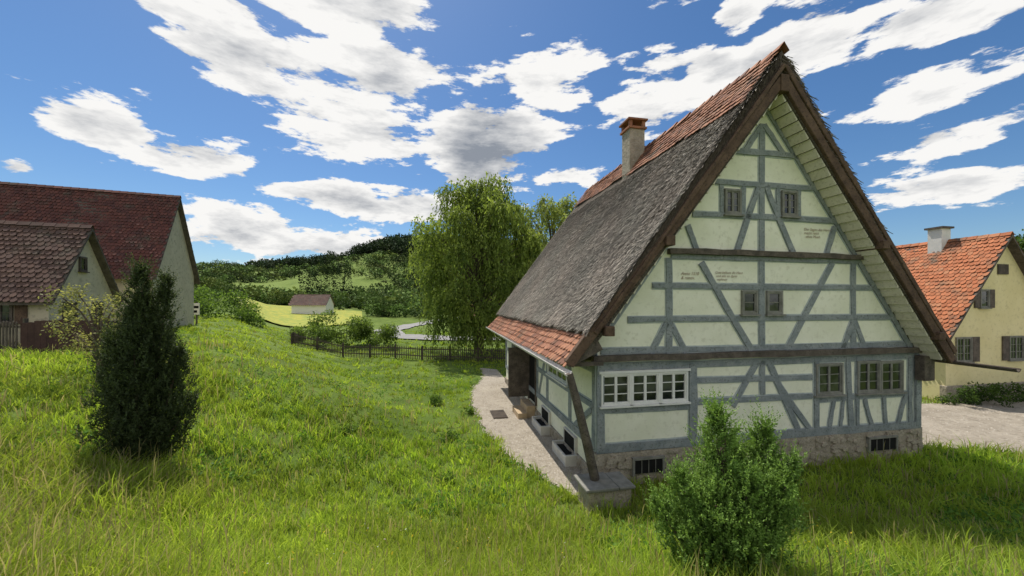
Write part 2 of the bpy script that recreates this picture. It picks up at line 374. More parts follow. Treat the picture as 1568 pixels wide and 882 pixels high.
for side,(T,Bm,Tu,Bu) in enumerate([((4.99,11.4),LT,(4.99,10.75),(-.4,3.8)),((4.99,11.4),RT,(4.99,10.75),(10.9,3.1))]):
    T,Bm,Tu,Bu=map(np.array,(T,Bm,Tu,Bu)); t=rng.random(nv)[:,None]; k=rng.random(nv)[:,None]
    top=T+(Bm-T)*t; un=Tu+(Bu-Tu)*t; p=top+(un-top)*k*.75; d=(Bm-T)/np.linalg.norm(Bm-T)
    base=HO+p[:,:1]*U+p[:,1:]*Zv+(R0-.005)*V
    tip=base+(U*d[0]+Zv*d[1])*(.12+.14*rng.random((nv,1)))-V*(.02+.07*rng.random((nv,1)))
    w=(U*-d[1]+Zv*d[0])*(.008+.008*rng.random((nv,1)))
    vs=np.stack([base-w,base+w,tip+w*.5,tip-w*.5],1); c=np.repeat((.45+.8*rng.random((nv,1)))*np.array([.14,.11,.085]),4,0)
    npmesh("thatch_verge_straw",vs,np.arange(4*nv).reshape(-1,4),M_straw,c,house)
vb=Part("verge_boards",M_verge,house); Gv=Frame(HO-V*.62,U,-V)
beam(vb,Gv,4.95,10.62,-.98,3.28,.24,proud=.05,back=-.08,seg=14); beam(vb,Gv,5.03,10.62,10.95,3.0,.24,proud=.05,back=-.08,seg=14)
beam(vb,Gv,4.97,11.0,-.35,4.0,.10,proud=.09,back=-.02,seg=14,wob=.02); beam(vb,Gv,5.01,11.0,11.0,3.25,.12,proud=.09,back=-.02,seg=14,wob=.02)
box(vb,Gv,4.86,5.12,-.2,.1,10.3,10.75)
for a,c in((1.6,6.25),(8.3,6.35),(.0,4.05),(10.35,3.75)):
    box(vb,Gv,a-.12,a+.12,-.7,.16,c-.12,c+.12)
vb.done(.02)
so=Part("soffit_boards",M_soffit,house)
d=np.array([10.78-4.99,2.98-10.4]);Ls=np.linalg.norm(d);d/=Ls
d2=np.array([-.3-4.99,3.72-10.4]);L2=np.linalg.norm(d2);d2/=L2
for dd,LL in((d,Ls),(d2,L2)):
    nn=np.array([-dd[1],dd[0]]); 
    if nn[1]>0: nn=-nn
    k=.05
    while k<LL-.25:
        p=np.array([4.99,10.4])+dd*k; q=p+dd*.27
        pts=[tuple(p+nn*.004),tuple(q+nn*.004),tuple(q+nn*.06),tuple(p+nn*.015)]
        prism(so,G,pts,.05,.56); k+=.30
so.done()
tl=Part("ridge_tiles",M_tile,house)
dn=np.array([LT[0]-APT[0],LT[1]-APT[1]]);dn/=np.linalg.norm(dn); dw=U*dn[0]+Zv*dn[1]
nw=U*nl[0]+Zv*nl[1]
tiles(tl,F3(4.99,R0-.05,11.47)+nw*.03,V,dw,R1-R0,1.8,.19,.21,slope_end=1.1)
for k in range(36):
    b=R0-.08+k*.378; zz=random.uniform(-.02,.02)
    for s_ in(-1,1):
        vs=[F3(4.99,b,11.62+zz),F3(4.99,b+.42,11.57+zz),F3(4.99+s_*.17,b+.42,11.36+zz),F3(4.99+s_*.17,b,11.40+zz)]
        tl.add(vs,[(0,1,2,3)])
tl.done()
sk=Part("eave_tiles",M_tile,house)
SD=np.array([-.58,-.62]);SD/=np.linalg.norm(SD)
tiles(sk,F3(-.36,R0-.02,3.97),V,U*SD[0]+Zv*SD[1],R1-R0,.84,.19,.2); sk.done()
sb=Part("eave_boarding",M_oldwood,house)
prism(sb,Frame(HO,U,V),[(-.3,3.95),(-.95,3.27),(-.93,3.2),(-.1,3.6)],R0+.01,R1); 
for k in range(18): 
    b=R0+.2+k*.76; box(sb,F3,-.85,0,b,b+.1,3.18+.0,3.28)
sb.done()
gu=Part("log_gutters",M_gutter,house)
def gutter(P,p0,p1,r=.09):
    p0=np.array(p0);p1=np.array(p1);d=(p1-p0)/np.linalg.norm(p1-p0); x=np.cross(d,Zv);x/=np.linalg.norm(x); y=np.cross(x,d)
    if y[2]<0:y=-y
    n=9;vs=[]
    for p in(p0,p1):
        for rr in(r,r*.75):
            for k in range(n):
                a=math.pi+math.pi*k/(n-1); vs.append(p+x*math.cos(a)*rr+y*math.sin(a)*rr)
    fs=[]
    for k in range(n-1):
        fs+=[(k,k+1,2*n+k+1,2*n+k),(n+k,n+k+1,3*n+k+1,3*n+k),(k,k+1,n+k+1,n+k),(2*n+k,2*n+k+1,3*n+k+1,3*n+k)]
    fs+=[(0,n,3*n,2*n),(n-1,2*n-1,4*n-1,3*n-1)]
    P.add(vs,fs)
gutter(gu,F3(-1.08,-.85,3.15),F3(-1.08,13.0,3.28),.11); gu.done()
g2=Part("long_gutter",M_oldwood,house); gutter(g2,F3(11.05,-1.9,2.98),F3(11.05,13,3.1),.1); g2.done()
ch=Part("leaning_wooden_chute",M_oldwood,house)
limb(ch,[F3(-1.03,-.8,3.1),F3(-.85,-.8,2.45),F3(-.6,-.78,1.5),F3(-.38,-.75,.6)],[.085,.10,.11,.115],10); ch.done()
sbk=Part("stone_trough",M_stone,house)
box(sbk,F3,-.7,.35,-1.15,-.45,-.4,.5); sbk.done(.04)
sb2=Part("trough_slab",M_greywood,house); box(sb2,F3,-.78,.0,-1.22,-.4,.505,.58); box(sb2,F3,.02,.42,-1.2,-.42,.5,.565); sb2.done(.02)
cb=Part("chimney_stack",M_stone,house); box(cb,F3,4.05,4.75,5.75,6.45,10.0,12.15); cb.done(.02)
cc=Part("chimney_cap",M_tile,house)
box(cc,F3,3.98,4.82,5.68,6.52,12.15,12.24)
for a in(4.03,4.63):
    for b in(5.73,6.33): box(cc,F3,a,a+.14,b,b+.14,12.24,12.5)
box(cc,F3,3.95,4.85,5.65,6.55,12.5,12.58); box(cc,F3,4.1,4.7,5.8,6.4,12.58,12.66); cc.done(.01)
for p in(pl,tb,ow,st,wf,gf,gl,dk,ol): p.done()
OUT[0]=None
M_ink=simple("inscription_paint",(.24,.15,.10),(.32,.22,.15),4)
Rm=Matrix(((U[0],0,-V[0]),(U[1],0,-V[1]),(0,1,0)))
for (x,y,t,sz) in((1042,421,"Anno 1510\n& renov.",.12),(1094,419,"Gott behuet dis Haus\n und alle so darin\n  wohnen",.10),(1230,353,"Der Segen des Herrn\nmacht reich\n  ohne Mueh",.11)):
    cu=bpy.data.curves.new("wall_inscription",'FONT'); cu.body=t; cu.size=sz; cu.space_line=.95; cu.shear=.3
    ob=bpy.data.objects.new("wall_inscription",cu); scene.collection.objects.link(ob); ob.parent=house
    a,c=fac(x,y); ob.matrix_world=Matrix.Translation(G(a,.018,c))@Rm.to_4x4(); cu.materials.append(M_ink)
# ------------------------------------------------------------ other houses
def gable_house(name,O,A,B,length,half,zg,ze,zr,wallm,tilem,over=.3,tw=.2,te=.24,front=True):
    e=empty(name); F=Frame((O[0],O[1],0),A,B)
    W=Part("walls",wallm,e)
    Fg=Frame((O[0],O[1],0),B,A)
    prism(W,Fg,[(-half,zg-1),(half,zg-1),(half,ze),(0,zr-.12),(-half,ze)],0,length); W.done()
    R=Part("roof_tiles",tilem,e); Rb=Part("roof_boards",M_oldwood,e)
    k=(zr-ze)/half; A_=np.array(A,float);B_=np.array(B,float)
    for s in(-1,1):
        he=half+over; dv=B_*s*he+Zv*(-k*he); L=np.linalg.norm(dv)
        o=F(-over,0,zr+.05)
        tiles(R,o,A_,dv,length+2*over,L,tw,te)
        prism(Rb,Fg,[(0,zr+.03),(s*he,zr+.03-k*he),(s*he,zr-.1-k*he),(0,zr-.1)],-over,length+over)
    n=int((length+2*over)/.4)
    for i in range(n):
        a=-over+i*.4
        for s in(-1,1): R.add([F(a,0,zr+.17),F(a+.43,0,zr+.15),F(a+.43,s*.15,zr-.03),F(a,s*.15,zr)],[(0,1,2,3)])
    R.done(); Rb.done()
    return e,F,Fg
a2=math.radians(20.5); AU=np.array([math.cos(a2),math.sin(a2),0]); AV=np.array([-math.sin(a2),math.cos(a2),0])
e,F,Fg=gable_house("red_roofed_farmhouse",(-23.1,26.0),-AU,AV,16,2.9,2.6,6.75,11.9,M_greywall,M_tilered)
P1=Part("windows",M_greywood,e);P2=Part("panes",M_glass,e)
Fe=Frame((-23.1,26,0),AV,AU)
window(Fe,-1.9,-1.0,4.3,5.4,1,3,P1,P2,leaves=2); P1.done();P2.done()
e,F,Fg=gable_house("cottage_wing",(-19.2,17.0),-AU,AV,12,2.0,2.9,5.15,8.05,M_greywall,M_tilebrown)
P1=Part("windows",M_oldwood,e);P2=Part("panes",M_glass,e);P3=Part("shutters",M_verge,e)
Fe=Frame((-19.2,17,0),AV,AU); window(Fe,-.35,.1,6.1,6.75,1,2,P1,P2,leaves=1); window(Fe,-1.3,-.5,3.9,4.75,1,2,P1,P2,leaves=2);window(Fe,.5,1.2,3.9,4.75,1,2,P1,P2,leaves=2)
Ff=Frame((-19.2+2*AV[0]*-1,17-2*AV[1],0),-AU,-AV)
for a in(1.0,2.4,4.2): 
    window(Ff,a,a+.7,3.9,4.75,1,2,P1,P2,leaves=2); box(P3,Ff,a-.4,a-.05,.01,.05,3.88,4.78); box(P3,Ff,a+.75,a+1.1,.01,.05,3.88,4.78)
P1.done();P2.done();P3.done()
YO=np.array([20.6,18.0,0]); yo=YO+U*3.7
e,F,Fg=gable_house("yellow_house",(yo[0],yo[1]),V,U,9,3.7,.3,3.4,8.0,M_yellowwall,M_tileorange,over=.35)
P1=Part("windows",M_greywood,e);P2=Part("panes",M_glass,e);P3=Part("shutters",M_oldwood,e);P4=Part("attic_louvre",M_fence,e)
Fe=Frame(yo,U,-V)
window(Fe,-1.55,-.95,4.45,5.35,1,3,P1,P2,leaves=1); box(P3,Fe,-1.9,-1.58,.01,.06,4.45,5.35); box(P3,Fe,-.92,-.6,.01,.06,4.45,5.35)
window(Fe,-3.1,-2.1,1.85,3.05,2,3,P1,P2,leaves=2); box(P3,Fe,-2.05,-1.6,.01,.06,1.85,3.05)
window(Fe,.4,1.4,1.85,3.05,2,3,P1,P2,leaves=2); box(P3,Fe,-.05,.35,.01,.06,1.85,3.05)
box(P4,Fe,-.35,.35,.01,.05,6.1,6.6)
P1.done();P2.done();P3.done();P4.done()
P5=Part("chimney",M_white,e); box(P5,Frame(yo,U,V),-.5,.15,2.0,2.6,7.2,8.75); P6=Part("chimney_top",M_oldwood,e); box(P6,Frame(yo,U,V),-.6,.25,1.9,2.7,8.75,8.85); P5.done();P6.done()
P7=Part("plinth",M_stone,e); box(P7,Fe,-3.75,3.75,-.2,.08,-.5,.75); P7.done(.02)
e,F,Fg=gable_house("distant_barn",(-50,104),(-.96,-.1,0),(-.1,.96,0),9,3.,1.2,4.2,6.6,M_white,M_tilebrown,tw=.5,te=.5)
e,F,Fg=gable_house("distant_house",(-96,162),(-.8,.6,0),(.6,.8,0),9,3.6,2,6,9.6,M_white,M_tileorange,tw=.6,te=.6)
e,F,Fg=gable_house("garden_shed",(-6.6,56),(.96,.1,0),(-.1,.96,0),2.5,1.5,0,2.5,4.2,M_greywall,M_tile,tw=.3,te=.3)
# ------------------------------------------------------------ terrain
def axis(fine0,fine1,step,lo,hi,g=1.09):
    a=list(np.arange(fine0,fine1+1e-6,step)); s=step;x=a[-1]
    while x<hi: s*=g;x+=s;a.append(x)
    s=step;x=a[0];b=[]
    while x>lo: s*=g;x-=s;b.append(x)
    return np.array(b[::-1]+a)
xs=axis(-30,30,.5,-1600,1600); ys=axis(-8,60,.5,-300,3000,1.07)
X,Y=np.meshgrid(xs,ys); Z=hgt(X,Y); nx,ny=len(xs),len(ys)
I=np.arange(nx*ny).reshape(ny,nx); idx=np.stack([I[:-1,:-1],I[:-1,1:],I[1:,1:],I[1:,:-1]],-1).reshape(-1,4)
npmesh("meadow_ground",np.stack([X,Y,Z],-1).reshape(-1,3),idx,M_ground,smooth=True)
polys=[]
def resample(p,n):
    p=np.array(p,float); d=np.r_[0,np.cumsum(np.linalg.norm(np.diff(p,axis=0),axis=1))]
    t=np.linspace(0,d[-1],n); return np.stack([np.interp(t,d,p[:,0]),np.interp(t,d,p[:,1])],1)
def strip(name,L,R,mat,lift,na=60,nc=10,mask=True,wob=0):
    L=resample(L,na);R=resample(R,na); t=np.linspace(0,1,nc)[None,:,None]
    if wob:
        k=np.arange(na); L[:,0]+=wob*(np.sin(k*.31)+.7*np.sin(k*.83+1)+.8*rng.normal(size=na)*.6)
    P=L[:,None]*(1-t)+R[:,None]*t; z=hgt(P[...,0],P[...,1])+lift
    I=np.arange(na*nc).reshape(na,nc); idx=np.stack([I[:-1,:-1],I[:-1,1:],I[1:,1:],I[1:,:-1]],-1).reshape(-1,4)
    npmesh(name,np.concatenate([P,z[...,None]],-1).reshape(-1,3),idx,mat,smooth=True)
    if mask: polys.append(np.concatenate([L,R[::-1]]))
    return L,R
def inpoly(x,y,p):
    r=np.zeros(x.shape,bool); n=len(p)
    for i in range(n):
        x0,y0=p[i];x1,y1=p[(i+1)%n]
        if y0==y1: continue
        c=((y0>y)!=(y1>y))&(x<(x1-x0)*(y-y0)/(y1-y0)+x0); r^=c
    return r
def hp(u,v): q=HO+U*u+V*v; return (q[0],q[1])
LR1=strip("gravel_path",[(-2.3,27),(-1.75,24.4),(-2.1,19.3),(-1.35,15.5),(-.35,12.1),(.75,10.3),(1.5,9.2)],[hp(.1,17),hp(.1,14),hp(.1,10),hp(.1,6),hp(.1,3),hp(.1,1),hp(.2,-.3)],M_gravel,.03,na=110,wob=.07)
LR2=strip("gravel_path",[(40,25),(28,19.5),(20,17.6),(14,17.3),(11.5,16)],[(40,8),(26,9.6),(18,11.2),(14.3,12.2),(11.5,12.5)],M_gravel,.03)
def pebbles(name,LR,n,smax):
    L,R=LR; i=rng.integers(0,len(L)-1,n); f=rng.random((n,1)); t=rng.random((n,1))*1.06-.06
    p=(L[i]*(1-f)+L[i+1]*f)*(1-t)+(R[i]*(1-f)+R[i+1]*f)*t
    z=hgt(p[:,0],p[:,1])+.03; r=smax*(.25+.75*rng.random(n)**3); a=rng.random(n)*6.28
    c=np.stack([p[:,0],p[:,1],z],1); vs=[]
    for k in range(4):
        an_=a+k*math.pi/2; rr=r*(.7+.5*rng.random(n)); vs.append(c+np.stack([np.cos(an_)*rr,np.sin(an_)*rr,0*r-.003],1))
    vs.append(c+np.stack([0*r,0*r,r*.7],1)); vs=np.stack(vs,1).reshape(-1,3); k=np.arange(n)[:,None]*5
    idx=np.concatenate([k+np.array([[j,(j+1)%4,4]]) for j in range(4)],0)
    npmesh(name,vs,idx,M_pebble)
pebbles("gravel_stones",LR1,16000,.04); pebbles("gravel_stones",LR2,7000,.05)
rd=[(6,45),(-6,45.5),(-12,48),(-17,53),(-20.5,62),(-21,76),(-17,98),(-8,125)]
strip("country_lane",[(x-2.2,y-1.2 if i<3 else y) for i,(x,y) in enumerate(rd)],[(x+2.2,y+2.4 if i<3 else y) for i,(x,y) in enumerate(rd)],M_road,.15,mask=True)
m,nt=newmat("rapeseed"); v=coords(nt); c=mixc(nt,mapr(nt,noise(nt,v,.5,7,.8),.35,.65),(.40,.36,.05),(.19,.26,.045)); finish(nt,c,.9,noise(nt,v,6,3),.5,.1); M_rape=m
strip("rapeseed_field",[(-52,72),(-66,92),(-98,128)],[(-37,72),(-33,84),(-46,116)],M_rape,.35)
# ------------------------------------------------------------ grass
def pnoise(x,y,f,s=0):
    return .5+.25*(np.sin(x*f+s+1.7*np.sin(y*f*.7+s))+np.sin(y*f*1.3-s+1.3*np.sin(x*f*.9+2*s)))
def quads(pos,ax,bx,col,vary=.35):
    n=len(pos); vs=np.stack([pos,pos+ax*.5+bx*.5,pos+ax,pos+ax*.5-bx*.5],1).reshape(-1,3)
    c=col*(1-vary+2*vary*rng.random((n,1))); return vs,np.repeat(c,4,0)
def unit(n):
    v=rng.normal(size=(n,3)); return v/np.linalg.norm(v,axis=1)[:,None]
def grass(name,n,D0,D1,smax,hmin,hmax,segs,wk,w0=.004,stalk=False,per=9,spread=.05):
    nc=n//per
    D=D0*np.exp(rng.random(nc)*math.log(D1/D0)); s=rng.uniform(-smax,smax,nc); cx=s*D;cy=D
    i=np.repeat(np.arange(nc),per); n=len(i); sp=spread*(1+D[i]*.04)
    x=cx[i]+rng.normal(0,1,n)*sp; y=cy[i]+rng.normal(0,1,n)*sp; D=D[i]; th=rng.random(nc)[i]; tl_=rng.random(nc)[i]; ca_=rng.random(nc)[i]*6.28
    keep=np.ones(n,bool); jx=x+rng.normal(0,.07,n)+.1*np.sin(y*2.3); jy=y+rng.normal(0,.08,n)
    for p in polys: keep&=~inpoly(jx,jy,p)
    du=(x-HO[0])*U[0]+(y-HO[1])*U[1]; dv=(x-HO[0])*V[0]+(y-HO[1])*V[1]
    keep&=~((du>-.05)&(du<WID+.05)&(dv>-.08)&(dv<13)); keep&=~((du>-.75)&(du<.4)&(dv>-1.2)&(dv<.2))
    keep&=~((du>-1.2)&(du<0)&(dv>0)&(dv<14))
    x,y,D,th,tl_,ca_=[q[keep] for q in (x,y,D,th,tl_,ca_)]; n=len(x); z=hgt(x,y)-.02
    pt=pnoise(x,y,.55,1.)*.45+pnoise(x,y,1.9,2.)*.35+pnoise(x,y,5.3,5.)*.2
    bare=np.exp(-(((x+7.2)/1.6)**2+((y-17.3)/.5)**2))
    h=(hmin+(hmax-hmin)*rng.random(n)**1.5)*(.4+1.05*pt)*(.55+.8*th)*(1-.75*bare)
    leftw=np.clip((-x-3.5)/3,0,1)*np.clip((8-y)/4,0,1); h*=1+.8*leftw
    ang=ca_+rng.normal(0,1.3,n); ld=np.stack([np.cos(ang),np.sin(ang)],1); lean=h*((.2+.8*rng.random(n)) if not stalk else (.05+.25*rng.random(n)))
    a2=rng.random(n)*math.pi; w=(w0+wk*D)*(.5+.9*rng.random(n)); wx=np.cos(a2)*w;wy=np.sin(a2)*w
    B=np.stack([x,y,z],1); W=np.stack([wx,wy,0*wx],1)
    mid=B+np.stack([ld[:,0]*lean*.3,ld[:,1]*lean*.3,h*.65],1); tip=B+np.stack([ld[:,0]*lean,ld[:,1]*lean,h],1)
    q=np.clip(.6*tl_+.4*rng.random(n),0,1)[:,None]; r=rng.random(n)
    ca=np.array([.15,.275,.03]);cb=np.array([.40,.50,.06]); base=ca*(1-q)+cb*q
    base*= (.68+.7*pnoise(x,y,.9,4.)[:,None])*(.78+.45*pnoise(x,y,3.7,1.3)[:,None])
    tone=pnoise(x,y,.35,7.)[:,None]; base=base*(1-.5*tone)+np.array([.44,.50,.08])*.5*tone
    base=np.minimum(base,.62)
    dry=(r<(.9 if stalk else .04)+.3*leftw+.5*bare)[:,None]; base=np.where(dry,np.array([.44,.38,.20])*(.5+.6*q),base)
    if segs==2:
        wm=2.2 if stalk else .75
        mid2=B+np.stack([ld[:,0]*lean*.6,ld[:,1]*lean*.6,h*.8],1) if stalk else mid
        vs=np.stack([B-W,B+W,mid2+W*wm,mid2-W*wm,tip],1).reshape(-1,3); k=np.arange(n)[:,None]*5
        idx=np.concatenate([k+np.array([[0,1,2]]),k+np.array([[0,2,3]]),k+np.array([[3,2,4]])],0)
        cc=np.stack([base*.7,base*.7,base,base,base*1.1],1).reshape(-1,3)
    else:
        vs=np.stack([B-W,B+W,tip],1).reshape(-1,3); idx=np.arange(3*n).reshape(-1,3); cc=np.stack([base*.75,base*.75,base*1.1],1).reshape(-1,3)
    npmesh(name,vs,idx,M_grass,cc)
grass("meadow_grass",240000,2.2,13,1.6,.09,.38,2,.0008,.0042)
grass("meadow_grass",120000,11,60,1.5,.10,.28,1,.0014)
grass("meadow_seed_stalks",9000,2.6,18,1.5,.30,.52,2,.0003,.0012,stalk=True,per=5,spread=.12)
def herbs(name,n,D0,D1):
    D=D0*np.exp(rng.random(n)*math.log(D1/D0)); s=rng.uniform(-1.5,1.5,n); x=s*D;y=D
    keep=(pnoise(x,y,1.1,3.)*pnoise(x,y,.43,5.))>.28
    for p in polys: keep&=~inpoly(x,y,p)
    du=(x-HO[0])*U[0]+(y-HO[1])*U[1]; dv=(x-HO[0])*V[0]+(y-HO[1])*V[1]; keep&=~((du>-1.2)&(du<WID+.1)&(dv>-.3)&(dv<13))
    x=x[keep];y=y[keep]; n=len(x); z=hgt(x,y); k=10
    X_=np.repeat(x,k)+rng.normal(0,.06,n*k);Y_=np.repeat(y,k)+rng.normal(0,.06,n*k);Z_=np.repeat(z,k)+rng.random(n*k)*.18
    ax=rng.normal(size=(n*k,3)); ax[:,2]=np.abs(ax[:,2])*.5+.2; ax/=np.linalg.norm(ax,axis=1,keepdims=True); bx=np.cross(ax,rng.normal(size=(n*k,3)));bx/=np.linalg.norm(bx,axis=1,keepdims=True)
    L=(.05+.08*rng.random((n*k,1))); vs,c=quads(np.stack([X_,Y_,Z_],1),ax*L,bx*L*.45,np.array([.12,.23,.04])*np.ones((n*k,1)),.4)
    npmesh(name,vs,np.arange(len(vs)).reshape(-1,4),M_leaf,c)
herbs("meadow_herbs",9000,2.3,24)
def flowers(name,n,D0,D1,cols,size,hh):
    D=D0*np.exp(rng.random(n)*math.log(D1/D0)); s=rng.uniform(-1.6,.9,n); x=s*D;y=D
    cl=pnoise(x,y,.8,3.)*pnoise(x,y,.31,9.); keep=cl>.22
    for p in polys: keep&=~inpoly(x,y,p)
    du=(x-HO[0])*U[0]+(y-HO[1])*U[1]; dv=(x-HO[0])*V[0]+(y-HO[1])*V[1]; keep&=~((du>-1)&(du<WID+.05)&(dv>-1.2)&(dv<13))
    x=x[keep];y=y[keep];D=D[keep];n=len(x); h=hh*(.5+.7*rng.random(n)); z=hgt(x,y)+h
    r=size*(.7+.6*rng.random(n))*(1+D*.03); P=np.stack([x,y,z],1)
    tn=rng.normal(0,.5,(n,2)); vs=[]
    for k in range(6):
        a=k*math.pi/3; rr=r*(1 if k%2 else .75); ox=np.cos(a)*rr;oy=np.sin(a)*rr; vs.append(P+np.stack([ox,oy,ox*tn[:,0]+oy*tn[:,1]],1))
    vs=np.stack(vs,1).reshape(-1,3); c=np.array(cols)[rng.integers(0,len(cols),n)]; npmesh(name,vs,np.arange(6*n).reshape(-1,6),M_leaf,np.repeat(c,6,0))
flowers("yellow_flowers",1100,3.2,40,[(.6,.45,.03),(.65,.52,.04)],.011,.28)
flowers("white_flowers",400,3,25,[(.7,.7,.65),(.6,.45,.5)],.010,.28)
# ------------------------------------------------------------ junipers
def juniper(name,x,y,H,prof,tips,n,cols,shoot=.25,nn=16,nl=.05,wid=.28,up=.9,rag=.25,out=.0):
    e=empty(name); z0=float(hgt(x,y)); tr=Part("trunk",M_bark,e)
    limb(tr,[(x,y,z0-.1),(x+.03,y,z0+H*.3),(x-.02,y+.02,z0+H*.65),(x,y,z0+H*.9)],[.09,.07,.045,.015])
    pos=[];dr=[];sc=[]
    wts=np.array([t[3]*t[2] for t in tips]);wts/=wts.sum()
    for (ox,oy,hh,rr),wt in zip(tips,wts):
        m=int(n*wt); t=rng.random(m)**.85; a=rng.random(m)*2*math.pi
        env=np.interp(t,prof[0],prof[1])*rr; bump=1+rag*np.sin(a*3+t*11+ox*5)+rag*.8*np.sin(a*5-t*23+oy*9)
        rad=env*bump*(rng.random(m)**.38)*(1+out*(rng.random(m)<.06))
        p=np.stack([x+ox*(.3+.7*t)+np.cos(a)*rad,y+oy*(.3+.7*t)+np.sin(a)*rad,z0+.02+hh*t],1)
        d=np.stack([np.cos(a)*.5,np.sin(a)*.5,np.full(m,up)],1)+rng.normal(0,.25,(m,3)); d/=np.linalg.norm(d,axis=1)[:,None]
        pos.append(p);dr.append(d);sc.append(rad/np.maximum(env,.01))
        limb(tr,[(x,y,z0+.1),(x+ox*.5,y+oy*.5,z0+hh*.4),(x+ox*.9,y+oy*.9,z0+hh*.85)],[.05,.035,.01],6)
    tr.done()
    pos=np.concatenate(pos);dr=np.concatenate(dr);sc=np.concatenate(sc);m=len(pos); L=shoot*(.4+1.1*rng.random(m)**1.5)
    t=np.tile(np.linspace(0,1,nn),m); i=np.repeat(np.arange(m),nn)
    p=pos[i]+dr[i]*(L[i]*t)[:,None]; rd=unit(m*nn); ax=(rd*.8+dr[i]*.8); ax/=np.linalg.norm(ax,axis=1)[:,None]
    bx=np.cross(ax,unit(m*nn)); bx/=np.linalg.norm(bx,axis=1)[:,None]+1e-6
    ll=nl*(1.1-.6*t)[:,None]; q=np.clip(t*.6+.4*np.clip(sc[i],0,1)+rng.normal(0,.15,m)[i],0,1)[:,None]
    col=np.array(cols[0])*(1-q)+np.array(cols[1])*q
    vs,c=quads(p,ax*ll,bx*ll*wid,col); npmesh("needles",vs,np.arange(len(vs)).reshape(-1,4),M_needle,c,e)
prof=([0,.10,.3,.6,.8,.93,1],[.6,.85,1,.80,.52,.26,.04])
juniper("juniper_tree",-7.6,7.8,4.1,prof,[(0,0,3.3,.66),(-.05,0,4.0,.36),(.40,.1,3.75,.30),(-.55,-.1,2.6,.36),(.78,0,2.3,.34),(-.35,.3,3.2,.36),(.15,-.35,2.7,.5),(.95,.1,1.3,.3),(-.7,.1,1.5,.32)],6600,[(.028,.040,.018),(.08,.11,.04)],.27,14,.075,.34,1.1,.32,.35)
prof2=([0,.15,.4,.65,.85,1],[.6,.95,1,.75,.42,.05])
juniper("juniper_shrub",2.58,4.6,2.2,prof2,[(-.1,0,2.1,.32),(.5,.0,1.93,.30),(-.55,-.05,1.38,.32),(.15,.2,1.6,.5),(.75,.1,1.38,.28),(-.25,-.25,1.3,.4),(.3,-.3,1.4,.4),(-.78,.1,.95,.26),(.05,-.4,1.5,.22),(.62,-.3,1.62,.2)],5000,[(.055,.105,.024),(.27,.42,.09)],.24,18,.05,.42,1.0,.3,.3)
def leafcloud(lobes,n,size,c0,c1,droop=0,flat=1.):
    V_=[];C_=[]
    vol=np.array([l[3]**2 for l in lobes]);vol/=vol.sum()
    for (x,y,z,r),w in zip(lobes,vol):
        m=max(int(n*w),3); d=unit(m); d[:,2]*=flat; rr=r*(.45+.65*rng.random(m)**.7)*(1+.25*np.sin(d[:,0]*7+x)*np.sin(d[:,2]*6+y))
        p=np.array([x,y,z])+d*rr[:,None]
        ax=unit(m)*1.
        if droop: ax=ax*.5+np.array([0,0,-droop])
        ax/=np.linalg.norm(ax,axis=1)[:,None]; bx=np.cross(ax,unit(m)); bx/=np.linalg.norm(bx,axis=1)[:,None]+1e-6
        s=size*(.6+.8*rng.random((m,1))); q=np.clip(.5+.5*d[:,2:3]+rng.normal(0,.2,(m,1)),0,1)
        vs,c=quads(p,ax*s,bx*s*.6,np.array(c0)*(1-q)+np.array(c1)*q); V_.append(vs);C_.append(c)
    return np.concatenate(V_),np.concatenate(C_)
def tree(name,x,y,H,W,c0,c1,n=30000,size=.28,nlobe=26,strands=0,seed=1,zb=.25,lw=.11,sl=.17):
    r_=random.Random(seed); e=empty(name); z0=float(hgt(x,y)); tr=Part("trunk_and_limbs",M_bark,e)
    limb(tr,[(x,y,z0-.3),(x+.1,y,z0+H*.2),(x-.1,y,z0+H*.5),(x,y,z0+H*.8)],[H*.03,H*.024,H*.015,H*.004])
    lobes=[]
    for i in range(nlobe):
        t=zb+(.95-zb)*((i+r_.random())/nlobe); a=i*2.4+r_.uniform(-.5,.5); tt=(t-zb)/(.97-zb)
        env=W/2*max(.05,(1-abs(2*tt-.85)**2.6/1.9))*.92 if tt<.9 else W/2*.32
        rr=env*r_.uniform(.15,1.)**.55; R=W*lw*r_.uniform(.8,1.3)
        px,py,pz=x+math.cos(a)*rr,y+math.sin(a)*rr,z0+H*t; lobes.append((px,py,pz,R))
        limb(tr,[(x,y,z0+H*t*.55),((x+px)/2,(y+py)/2,z0+H*t*.85),(px,py,pz)],[H*.01,H*.006,.02],5)
    tr.done()
    vs,c=leafcloud(lobes,n,size,c0,c1)
    if strands:
        m=strands; k=20; li=rng.integers(0,nlobe,m); L=np.array(lobes)[li]; d=unit(m); d[:,2]=np.abs(d[:,2])*.7
        st_=L[:,:3]+d*L[:,3:4]*rng.uniform(.5,1.3,(m,1)); ln=H*(.05+sl*rng.random(m)); ln=np.minimum(ln,np.maximum(st_[:,2]-z0-.8,.3))
        t=np.tile(np.linspace(0,1,k),m); i=np.repeat(np.arange(m),k)
        out=np.stack([d[i,0],d[i,1],0*t],1)*(.5*np.sqrt(t)*ln[i]*.5)[:,None]
        p=st_[i]+out+np.stack([0*t,0*t,-ln[i]*t**1.4],1)+rng.normal(0,.06,(m*k,3))
        ax=unit(m*k)*.7+np.array([0,0,-.9]); bx=np.cross(ax,unit(m*k)); bx/=np.linalg.norm(bx,axis=1)[:,None]+1e-6
        tone=np.clip(.5*rng.random(m)+.5*rng.random(nlobe)[li],0,1)[i][:,None]; col=np.array(c0)*(1-tone)+np.array(c1)*tone
        v2,c2=quads(p,ax*size*.9,bx*size*.4,col); vs=np.concatenate([vs,v2]);c=np.concatenate([c,c2])
    npmesh("foliage",vs,np.arange(len(vs)).reshape(-1,4),M_leaf,c,e)
